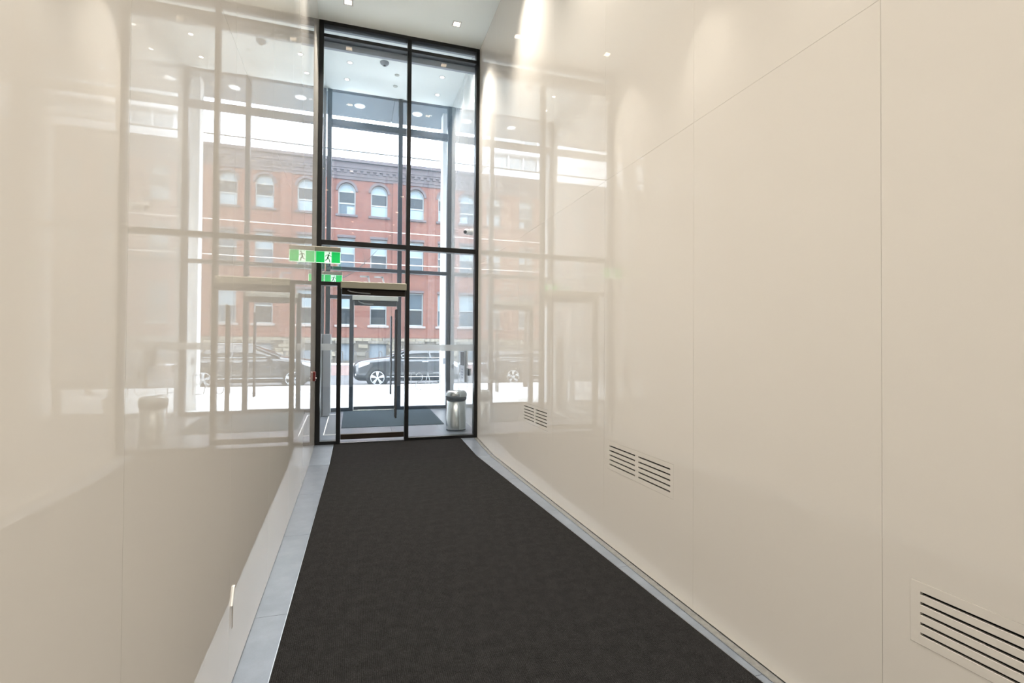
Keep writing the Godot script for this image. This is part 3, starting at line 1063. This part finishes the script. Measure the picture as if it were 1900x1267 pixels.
func tree() -> void:
	var t := thing("street_tree", "bare young street tree whose thin branches cross the brick building", "tree", V(-1.75, 0.2, 16.0))
	var st := begin()
	tube(st, [Vector3(0, 0, 0), Vector3(0.03, 1.2, 0.02), Vector3(-0.02, 2.4, 0), Vector3(0.05, 3.4, 0.03), Vector3(0.0, 4.6, 0), Vector3(0.1, 5.8, 0.05)], [0.085, 0.07, 0.06, 0.05, 0.03, 0.012], 8)
	obj("trunk", st, M.bark, t)
	# main limb seen through the door glass, then others round the trunk
	var limbs := [[[0.0, 2.75, 0], [0.75, 3.15, 0], [1.45, 3.42, 0.05], [1.76, 3.62, 0], [2.02, 3.85, 0], [2.10, 4.10, 0.05]],
		[[1.2, 3.32, 0.03], [1.65, 3.25, 0.1], [1.95, 3.05, 0.1]], [[2.02, 3.85, 0], [2.02, 4.05, -0.05], [1.95, 4.3, -0.05]],
		[[0.7, 3.13, 0], [0.95, 3.0, -0.1], [1.15, 2.75, -0.15]], [[1.76, 3.62, 0], [2.15, 4.0, 0.1], [2.45, 4.35, 0.1]]]
	rng.seed = 91
	for k in 9:
		var a := 1.2 + k * 0.61
		var y := 2.2 + 0.38 * k
		var d := Vector3(-absf(cos(a)) - 0.2, 0.55, sin(a)).normalized()
		var p := Vector3(0, y, 0)
		var l := [p]
		var step := 0.55 - 0.03 * k
		for s in 4:
			p += d * step
			d = (d + Vector3(rng.randf() - 0.5, rng.randf() * 0.5, rng.randf() - 0.5) * 0.5).normalized()
			l.append(p)
		limbs.append(l)
		for b in 2:
			var q: Vector3 = l[1 + b]
			var e := (d + Vector3(rng.randf() - 0.5, rng.randf() - 0.3, rng.randf() - 0.5) * 1.6).normalized()
			limbs.append([q, q + e * 0.3, q + e * 0.6 + Vector3(0, 0.06, 0)])
	for l in limbs:
		var pts := []
		var rad := []
		for i in l.size():
			var q = l[i]
			pts.append(q if q is Vector3 else Vector3(q[0], q[1], q[2]))
			rad.append(lerpf(0.030 if l.size() > 4 else 0.014, 0.005, float(i) / (l.size() - 1)))
		var b := begin()
		tube(b, pts, rad, 6)
		obj("branch", b, M.bark, t)

# ------------------------------------------------------------------ cars
var car_proto: Node3D = null

func car(at: Vector3, label: String) -> void:
	if car_proto == null:
		car_proto = thing("parked_car", label, "car", at, "cars parked along the kerb")
		build_car(car_proto)
		return
	var c := car_proto.duplicate()
	put(c, "parked_car")
	c.position = at
	c.set_meta("label", label)

func interp(table: Array, s: float, col: int) -> float:
	for i in table.size() - 1:
		if s <= table[i + 1][0]:
			var t: float = (s - table[i][0]) / (table[i + 1][0] - table[i][0])
			return lerpf(table[i][col], table[i + 1][col], clampf(t, 0, 1))
	return table[table.size() - 1][col]

func loft(st: SurfaceTool, sections: Array, closed := true) -> void:
	st.set_smooth_group(3)
	for i in sections.size() - 1:
		var a: Array = sections[i]
		var b: Array = sections[i + 1]
		var mid := Vector3.ZERO
		for p in a: mid += p
		for p in b: mid += p
		mid /= a.size() * 2
		for k in a.size() - 1:
			quad(st, a[k], a[k + 1], b[k + 1], b[k], mid)
	st.set_smooth_group(-1)
	if closed:
		for e in [0, sections.size() - 1]:
			var s: Array = sections[e]
			var c := Vector3.ZERO
			for p in s: c += p / s.size()
			var other: Vector3 = sections[1][0] if e == 0 else sections[sections.size() - 2][0]
			for k in s.size() - 1:
				tri(st, c, s[k], s[k + 1], Vector3(other.x, c.y, c.z))

func build_car(t: Node3D) -> void:
	# x runs from the nose to the tail, z across
	var B := [[0.0, 0.40, 0.72, 0.62], [0.05, 0.30, 0.84, 0.76], [0.18, 0.24, 0.93, 0.85], [0.5, 0.22, 1.00, 0.90], [0.9, 0.21, 1.05, 0.925], [1.3, 0.21, 1.09, 0.93], [2.0, 0.21, 1.06, 0.935], [3.0, 0.21, 1.07, 0.935], [3.8, 0.22, 1.09, 0.93], [4.3, 0.26, 1.06, 0.90], [4.52, 0.34, 0.98, 0.84], [4.6, 0.45, 0.86, 0.74]]
	var secs := []
	var steps := [0.0, 0.03, 0.08, 0.18, 0.32, 0.5, 0.7, 0.9, 1.1, 1.3, 1.6, 2.0, 2.5, 3.0, 3.4, 3.8, 4.1, 4.3, 4.42, 4.52, 4.6]
	for s in steps:
		var lo := interp(B, s, 1)
		var hi := interp(B, s, 2)
		var w := interp(B, s, 3)
		var sec := []
		var half := [[0.90, 0.0], [0.985, 0.08], [1.0, 0.35], [0.995, 0.62], [0.97, 0.80], [0.93, 0.92], [0.82, 0.985], [0.5, 1.01], [0.0, 1.02]]
		for q in half: sec.append(Vector3(s, lo + (hi - lo) * q[1], w * q[0]))
		for k in range(half.size() - 2, -1, -1): sec.append(Vector3(s, lo + (hi - lo) * half[k][1], -w * half[k][0]))
		sec.append(sec[0])
		secs.append(sec)
	var st := begin()
	loft(st, secs)
	obj("body", st, M.car_paint, t)
	# cabin: glass all round under a painted roof
	var G := [[1.25, 1.07, 0.80], [1.7, 1.30, 0.73], [2.08, 1.44, 0.66], [2.5, 1.49, 0.64], [3.2, 1.49, 0.63], [3.8, 1.44, 0.61], [4.2, 1.33, 0.62], [4.48, 1.05, 0.70]]
	secs = []
	var roof := []
	for k in 27:
		var s := 1.25 + 3.23 * k / 26.0
		var hi := interp(G, s, 1)
		var w := interp(G, s, 2)
		var base := 0.86 if s < 4.1 else lerpf(0.86, 0.74, (s - 4.1) / 0.4)
		var lo := 1.0
		var sec := []
		for q in [[base, lo], [lerpf(base, w, 0.5), lerpf(lo, hi, 0.52)], [w, hi - 0.03], [w * 0.86, hi], [0, hi + 0.015], [-w * 0.86, hi], [-w, hi - 0.03], [-lerpf(base, w, 0.5), lerpf(lo, hi, 0.52)], [-base, lo]]:
			sec.append(Vector3(s, q[1], q[0]))
		sec.append(sec[0])
		secs.append(sec)
		if s > 2.05 and s < 4.15:
			roof.append([Vector3(s, hi - 0.045, w + 0.006), Vector3(s, hi - 0.022, w + 0.005), Vector3(s, hi + 0.006, w * 0.86), Vector3(s, hi + 0.022, 0), Vector3(s, hi + 0.006, -w * 0.86), Vector3(s, hi - 0.022, -w - 0.005), Vector3(s, hi - 0.045, -w - 0.006)])
	st = begin()
	loft(st, secs)
	obj("cabin_glass", st, M.car_glass, t)
	st = begin()
	loft(st, roof, false)
	obj("roof", st, M.car_paint, t)
	for side in [-1.0, 1.0]:
		# pillars
		for p in [[1.27, 1.07, 2.10, 1.43], [2.75, 1.04, 2.70, 1.46], [3.75, 1.04, 3.55, 1.46], [4.42, 1.08, 4.12, 1.36]]:
			st = begin()
			var w0 := 0.862 if p[0] < 4.1 else 0.78
			var w1 := interp(G, p[2], 2) + 0.012
			tube(st, [Vector3(p[0], p[1], side * w0), Vector3((p[0] + p[2]) / 2, (p[1] + p[3]) / 2, side * ((w0 + w1) / 2 + 0.015)), Vector3(p[2], p[3], side * w1)], [0.035], 6)
			obj("pillar", st, M.car_paint, t)
		st = begin()
		tube(st, [Vector3(2.2, 1.48, side * 0.60), Vector3(2.4, 1.53, side * 0.60), Vector3(3.7, 1.52, side * 0.58), Vector3(3.9, 1.46, side * 0.58)], [0.014], 6)
		obj("roof_rail", st, M.steel, t)
		st = begin()
		tube(st, [Vector3(1.55, 1.075, side * 0.868), Vector3(2.7, 1.055, side * 0.872), Vector3(4.1, 1.075, side * 0.862)], [0.011], 6)
		obj("belt_trim", st, M.steel, t)
		st = begin()
		tube(st, [Vector3(1.15, 0.36, side * 0.938), Vector3(3.2, 0.36, side * 0.942)], [0.018], 6)
		obj("sill_trim", st, M.steel, t)
		for x in [2.45, 3.45]:
			st = begin()
			box(st, Vector3(x, 0.90, side * 0.93 - 0.012), Vector3(x + 0.22, 0.93, side * 0.93 + 0.012), 0.008)
			obj("door_handle", st, M.steel, t)
		st = begin()
		box(st, Vector3(1.52, 1.03, side * 0.99 - 0.10), Vector3(1.70, 1.16, side * 0.99 + 0.10), 0.035)
		obj("wing_mirror", st, M.car_paint, t)
		st = begin()
		loft(st, [[Vector3(0.06, 0.70, side * 0.70), Vector3(0.08, 0.80, side * 0.69)], [Vector3(0.22, 0.72, side * 0.875), Vector3(0.24, 0.87, side * 0.845)], [Vector3(0.55, 0.84, side * 0.912), Vector3(0.58, 0.925, side * 0.875)]], false)
		obj("headlight", st, M.headlamp, t)
		st = begin()
		tube(st, [Vector3(0.11, 0.44, side * 0.76), Vector3(0.075, 0.44, side * 0.755)], [0.045], 12)
		obj("fog_light", st, M.headlamp, t)
		for x in [0.84, 3.56]:
			wheel(t, x, side)
	st = begin()
	box(st, Vector3(-0.012, 0.52, -0.36), Vector3(0.06, 0.70, 0.36), 0.01)
	obj("grille", st, M.black_plastic, t)

func wheel(t: Node3D, x: float, side: float) -> void:
	var st := begin()
	tube(st, [Vector3(x, 0.36, side * 0.80), Vector3(x, 0.36, side * 0.941)], [0.405], 28)
	obj("wheel_arch", st, M.black_plastic, t)
	st = begin()
	tube(st, [Vector3(x, 0.335, side * 0.75), Vector3(x, 0.335, side * 0.935), Vector3(x, 0.335, side * 0.955)], [0.335, 0.335, 0.315], 32)
	var w := obj("wheel", st, M.rubber, t)
	st = begin()
	tube(st, [Vector3(x, 0.335, side * 0.90), Vector3(x, 0.335, side * 0.958)], [0.05], 16)
	for k in 40:
		var a0 := TAU * k / 40
		var a1 := TAU * (k + 1) / 40
		var p := []
		for z in [side * 0.925, side * 0.960]:
			for q in [[a0, 0.225], [a1, 0.225], [a1, 0.245], [a0, 0.245]]:
				p.append(Vector3(x + q[1] * cos(q[0]), 0.335 + q[1] * sin(q[0]), z))
		hexa(st, p)
	for k in 5:
		for o in [-0.14, 0.14]:
			var a: float = TAU * k / 5 + PI / 2 + o
			var d := Vector3(cos(a), sin(a), 0)
			var n := Vector3(-sin(a), cos(a), 0)
			var c := Vector3(x, 0.335, 0)
			var p := []
			for z in [side * 0.935, side * 0.9585]:
				for q in [[0.03, 0.016], [0.235, 0.024], [0.235, -0.024], [0.03, -0.016]]:
					p.append(c + d * q[0] + n * q[1] + Vector3(0, 0, z))
			hexa(st, p)
	obj("rim", st, M.alloy, w)

# ------------------------------------------------------------------ buildings
func brick_building() -> void:
	var root := thing("brick_building", "old red brick building with arched top windows and rough stone base", "building", V(0, 0, 30.0))
	var cols := []
	for k in 7:
		cols.append(-12.2 + 3.9 * k)
		cols.append(-12.2 + 3.9 * k + 1.79)
	cols = cols.map(func(c): return c)
	var w := 0.47           # half width of an opening
	var x_end := 15.5
	var x_start := -14.2
	var y_top := 12.15
	# wall with real openings: full height strips between the openings, short ones above and below
	var st := begin()
	var d := 0.32
	var rows := [[2.75, 4.70], [5.95, 7.72], [9.05, 10.87]]
	var edges := [x_start]
	for c in cols:
		edges.append(c - w); edges.append(c + w)
	edges.append(x_end)
	for k in range(0, edges.size(), 2):
		box(st, Vector3(edges[k], 2.03, -d), Vector3(edges[k + 1], 11.05, 0))
	for c in cols:
		for p in [[2.03, 2.62], [4.70, 5.82], [7.72, 8.93], [10.87, 11.05]]:
			box(st, Vector3(c - w, p[0], -d), Vector3(c + w, p[1], 0))
		# spandrels beside each round head
		var n := 10
		for s in [-1.0, 1.0]:
			for i in n:
				var a0 := PI / 2 * i / n
				var a1 := PI / 2 * (i + 1) / n
				var p0 := Vector2(s * w * cos(a0), 10.38 + w * 1.04 * sin(a0))
				var p1 := Vector2(s * w * cos(a1), 10.38 + w * 1.04 * sin(a1))
				var q := []
				for z in [-d, 0.0]:
					q.append(Vector3(c + p0.x, p0.y, z)); q.append(Vector3(c + p1.x, p1.y, z))
					q.append(Vector3(c + p1.x, 10.87, z)); q.append(Vector3(c + p0.x, 10.87, z))
				hexa(st, q)
	obj("brick_wall", st, M.brick, root)
	# brick piers between the pairs of windows
	for k in 8:
		var x := -13.4 - 0.85 + 3.9 * k + 0.99
		st = begin()
		box(st, Vector3(x - 0.29, 2.03, -0.02), Vector3(x + 0.29, 11.05, 0.10))
		obj("pier", st, M.brick, root)
	# corbelled cornice
	for p in [[11.05, 11.22, 0.06], [11.22, 11.55, 0.10], [11.55, 11.66, 0.18], [11.66, 11.98, 0.22], [11.98, 12.15, 0.34]]:
		st = begin()
		box(st, Vector3(x_start, p[0], -d), Vector3(x_end, p[1], p[2]))
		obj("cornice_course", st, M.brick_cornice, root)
	# dentils under the cornice
	var dent := begin()
	box(dent, Vector3(-0.09, 11.40, 0.09), Vector3(0.09, 11.55, 0.17))
	dent.generate_normals()
	var dent_mesh := dent.commit()
	var x := -6.0
	while x < 8.0:
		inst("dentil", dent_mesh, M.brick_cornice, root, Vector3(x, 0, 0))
		x += 0.36
	st = begin()
	box(st, Vector3(x_start, 0.0, -9.0), Vector3(x_end, 11.9, -d - 0.02))
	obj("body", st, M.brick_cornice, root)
	# base
	st = begin()
	for k in range(0, edges.size(), 2):
		box(st, Vector3(edges[k], 0.3, -d), Vector3(edges[k + 1], 2.03, -0.02))
	for c in cols:
		box(st, Vector3(c - w, 0.3, -d), Vector3(c + w, 0.72, -0.02))
		box(st, Vector3(c - w, 1.68, -d), Vector3(c + w, 2.03, -0.02))
	obj("base_wall", st, M.stone_joint, root)
	rng.seed = 12
	var variants := []
	for v in 6:
		var sb := begin()
		box(sb, Vector3(0, 0, -0.03), Vector3(1, 1, 0.03 + 0.012 * v), 0.025)
		sb.generate_normals()
		variants.append(sb.commit())
	var count := 0
	var y := 0.58
	var row_h := [0.21, 0.19, 0.25, 0.2, 0.22, 0.18, 0.2]
	for r in 7:
		var h: float = row_h[r]
		if y + h > 2.02: h = 2.02 - y
		if h < 0.05: break
		x = -6.0 - rng.randf() * 0.3
		while x < 8.0:
			var l := 0.3 + rng.randf() * 0.4
			var inside := false
			for c in cols:
				if x + l > c - w - 0.02 and x < c + w + 0.02 and y + h > 0.74 and y < 1.67: inside = true
			if not inside and count < 290:
				var o := inst("stone", variants[rng.randi() % 6], M["stone_%d" % (rng.randi() % 3)], root, Vector3(x + 0.006, y + 0.006, 0))
				o.scale = Vector3(l - 0.012, h - 0.012, 1)
				count += 1
			x += l
		y += h
	# windows
	rng.seed = 30
	var sill := begin()
	box(sill, Vector3(-0.60, -0.13, -0.25), Vector3(0.60, 0.0, 0.10), 0.015)
	sill.generate_normals()
	var sill_mesh := sill.commit()
	var head := begin()
	box(head, Vector3(-0.50, 0.0, -0.02), Vector3(0.50, 0.14, 0.05), 0.01)
	head.generate_normals()
	var head_mesh := head.commit()
	var arch := begin()
	for i in 16:
		var a0 := PI * i / 16
		var a1 := PI * (i + 1) / 16
		var q := []
		for z in [-0.02, 0.05]:
			for e in [[a0, 0.47], [a1, 0.47], [a1, 0.60], [a0, 0.60]]:
				q.append(Vector3(e[1] * cos(e[0]), 10.38 + e[1] * 1.04 * sin(e[0]), z))
		hexa(arch, q)
	arch.generate_normals()
	var arch_mesh := arch.commit()
	var frames := [square_frame(2.75, 4.70), square_frame(5.95, 7.72), arched_frame()]
	for c in cols:
		for r in 3:
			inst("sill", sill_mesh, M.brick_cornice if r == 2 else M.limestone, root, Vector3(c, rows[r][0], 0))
			var wn := inst("window", frames[r], M.window_frame, root, Vector3(c, 0, -0.22))
			var lo: float = rows[r][0]
			var hi: float = rows[r][1]
			if r == 2:
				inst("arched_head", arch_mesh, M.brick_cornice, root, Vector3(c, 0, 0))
				fan_pane(wn, M.pane_pale)  # pale sky mirrored in the arch is put into this colour
				flat_pane(wn, 9.71, 10.36, [M.pane_mid, M.pane_dark, M.pane_mid][rng.randi() % 3])
				flat_pane(wn, 9.05, 9.71, [M.pane_dark, M.pane_mid, M.pane_pale][rng.randi() % 3])
				var curtain := begin()
				box(curtain, Vector3(-0.02 + 0.1 * rng.randf(), 9.10, 0.016), Vector3(0.40, 9.5 + 0.15 * rng.randf(), 0.02))
				obj("blind", curtain, M.pane_pale, wn)
			else:
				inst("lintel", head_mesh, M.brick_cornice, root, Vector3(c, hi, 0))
				var m := (lo + hi) / 2
				flat_pane(wn, m, hi, [M.pane_mid, M.pane_pale, M.pane_pale][rng.randi() % 3])
				flat_pane(wn, lo, m, [M.pane_dark, M.pane_dark, M.pane_mid][rng.randi() % 3])
		st = begin()
		box(st, Vector3(c - w, 0.70, -0.30), Vector3(c + w, 1.70, -0.14))
		var bw := obj("boarded_window", st, M.board_grey, root)
		st = begin()
		box(st, Vector3(c - 0.56, 1.68, -0.05), Vector3(c + 0.56, 1.86, 0.09), 0.03)
		obj("stone_lintel", st, M.stone_1, root)

func square_frame(lo: float, hi: float) -> ArrayMesh:
	var st := begin()
	var m := (lo + hi) / 2
	for p in [[-0.47, -0.41, lo, hi], [0.41, 0.47, lo, hi], [-0.41, 0.41, lo, lo + 0.07], [-0.41, 0.41, hi - 0.07, hi], [-0.41, 0.41, m - 0.04, m + 0.04]]:
		box(st, Vector3(p[0], p[2], -0.04), Vector3(p[1], p[3], 0.05))
	st.generate_normals()
	return st.commit()

func arched_frame() -> ArrayMesh:
	var st := begin()
	for p in [[-0.47, -0.41, 9.05, 10.38], [0.41, 0.47, 9.05, 10.38], [-0.41, 0.41, 9.05, 9.12], [-0.41, 0.41, 10.34, 10.41], [-0.41, 0.41, 9.67, 9.75], [-0.02, 0.02, 10.41, 10.82]]:
		box(st, Vector3(p[0], p[2], -0.04), Vector3(p[1], p[3], 0.05))
	for i in 14:
		var a0 := PI * i / 14
		var a1 := PI * (i + 1) / 14
		var q := []
		for z in [-0.04, 0.05]:
			for e in [[a0, 0.41], [a1, 0.41], [a1, 0.475], [a0, 0.475]]:
				q.append(Vector3(e[1] * cos(e[0]), 10.38 + e[1] * 1.04 * sin(e[0]), z))
		hexa(st, q)
	st.generate_normals()
	return st.commit()

func flat_pane(parent: Node, lo: float, hi: float, m: Material) -> void:
	var st := begin()
	box(st, Vector3(-0.42, lo, -0.01), Vector3(0.42, hi, 0.015))
	obj("pane", st, m, parent)

func fan_pane(parent: Node, m: Material) -> void:
	var st := begin()
	for i in 14:
		var a0 := PI * i / 14
		var a1 := PI * (i + 1) / 14
		tri(st, Vector3(0, 10.38, 0.015), Vector3(0.43 * cos(a0), 10.38 + 0.45 * sin(a0), 0.015), Vector3(0.43 * cos(a1), 10.38 + 0.45 * sin(a1), 0.015), Vector3(0, 10.4, -1))
		tri(st, Vector3(0, 10.38, -0.01), Vector3(0.43 * cos(a0), 10.38 + 0.45 * sin(a0), -0.01), Vector3(0.43 * cos(a1), 10.38 + 0.45 * sin(a1), -0.01), Vector3(0, 10.4, 1))
	obj("pane", st, m, parent)

# glass tower far down the street, seen only in the mirroring wall
func tower() -> void:
	var t := thing("glass_tower", "pale glass tower with white floor bands rising behind the brick building", "building", V(-20.0, 0.0, 62.0))
	var st := begin()
	box(st, Vector3(-7, 0, -12), Vector3(7, 46, -0.2))
	obj("core", st, M.tower_glass, t)
	for k in 15:
		st = begin()
		box(st, Vector3(-7.4, 2.5 + k * 3.0, -12.2), Vector3(7.4, 3.3 + k * 3.0, 0.6))
		obj("balcony_band", st, M.tower_band, t)
	for k in 8:
		st = begin()
		box(st, Vector3(-7.0 + k * 2.0 - 0.1, 0, -0.3), Vector3(-7.0 + k * 2.0 + 0.1, 46, 0.0))
		obj("fin", st, M.tower_band, t)

# ------------------------------------------------------------------
func _ready() -> void:
	camera_and_sky()
	materials()
	hall()
	inner_screen()
	outer_screen()
	vestibule()
	runner()
	street()
	brick_building()
	hall_lights()
	wall_vents()
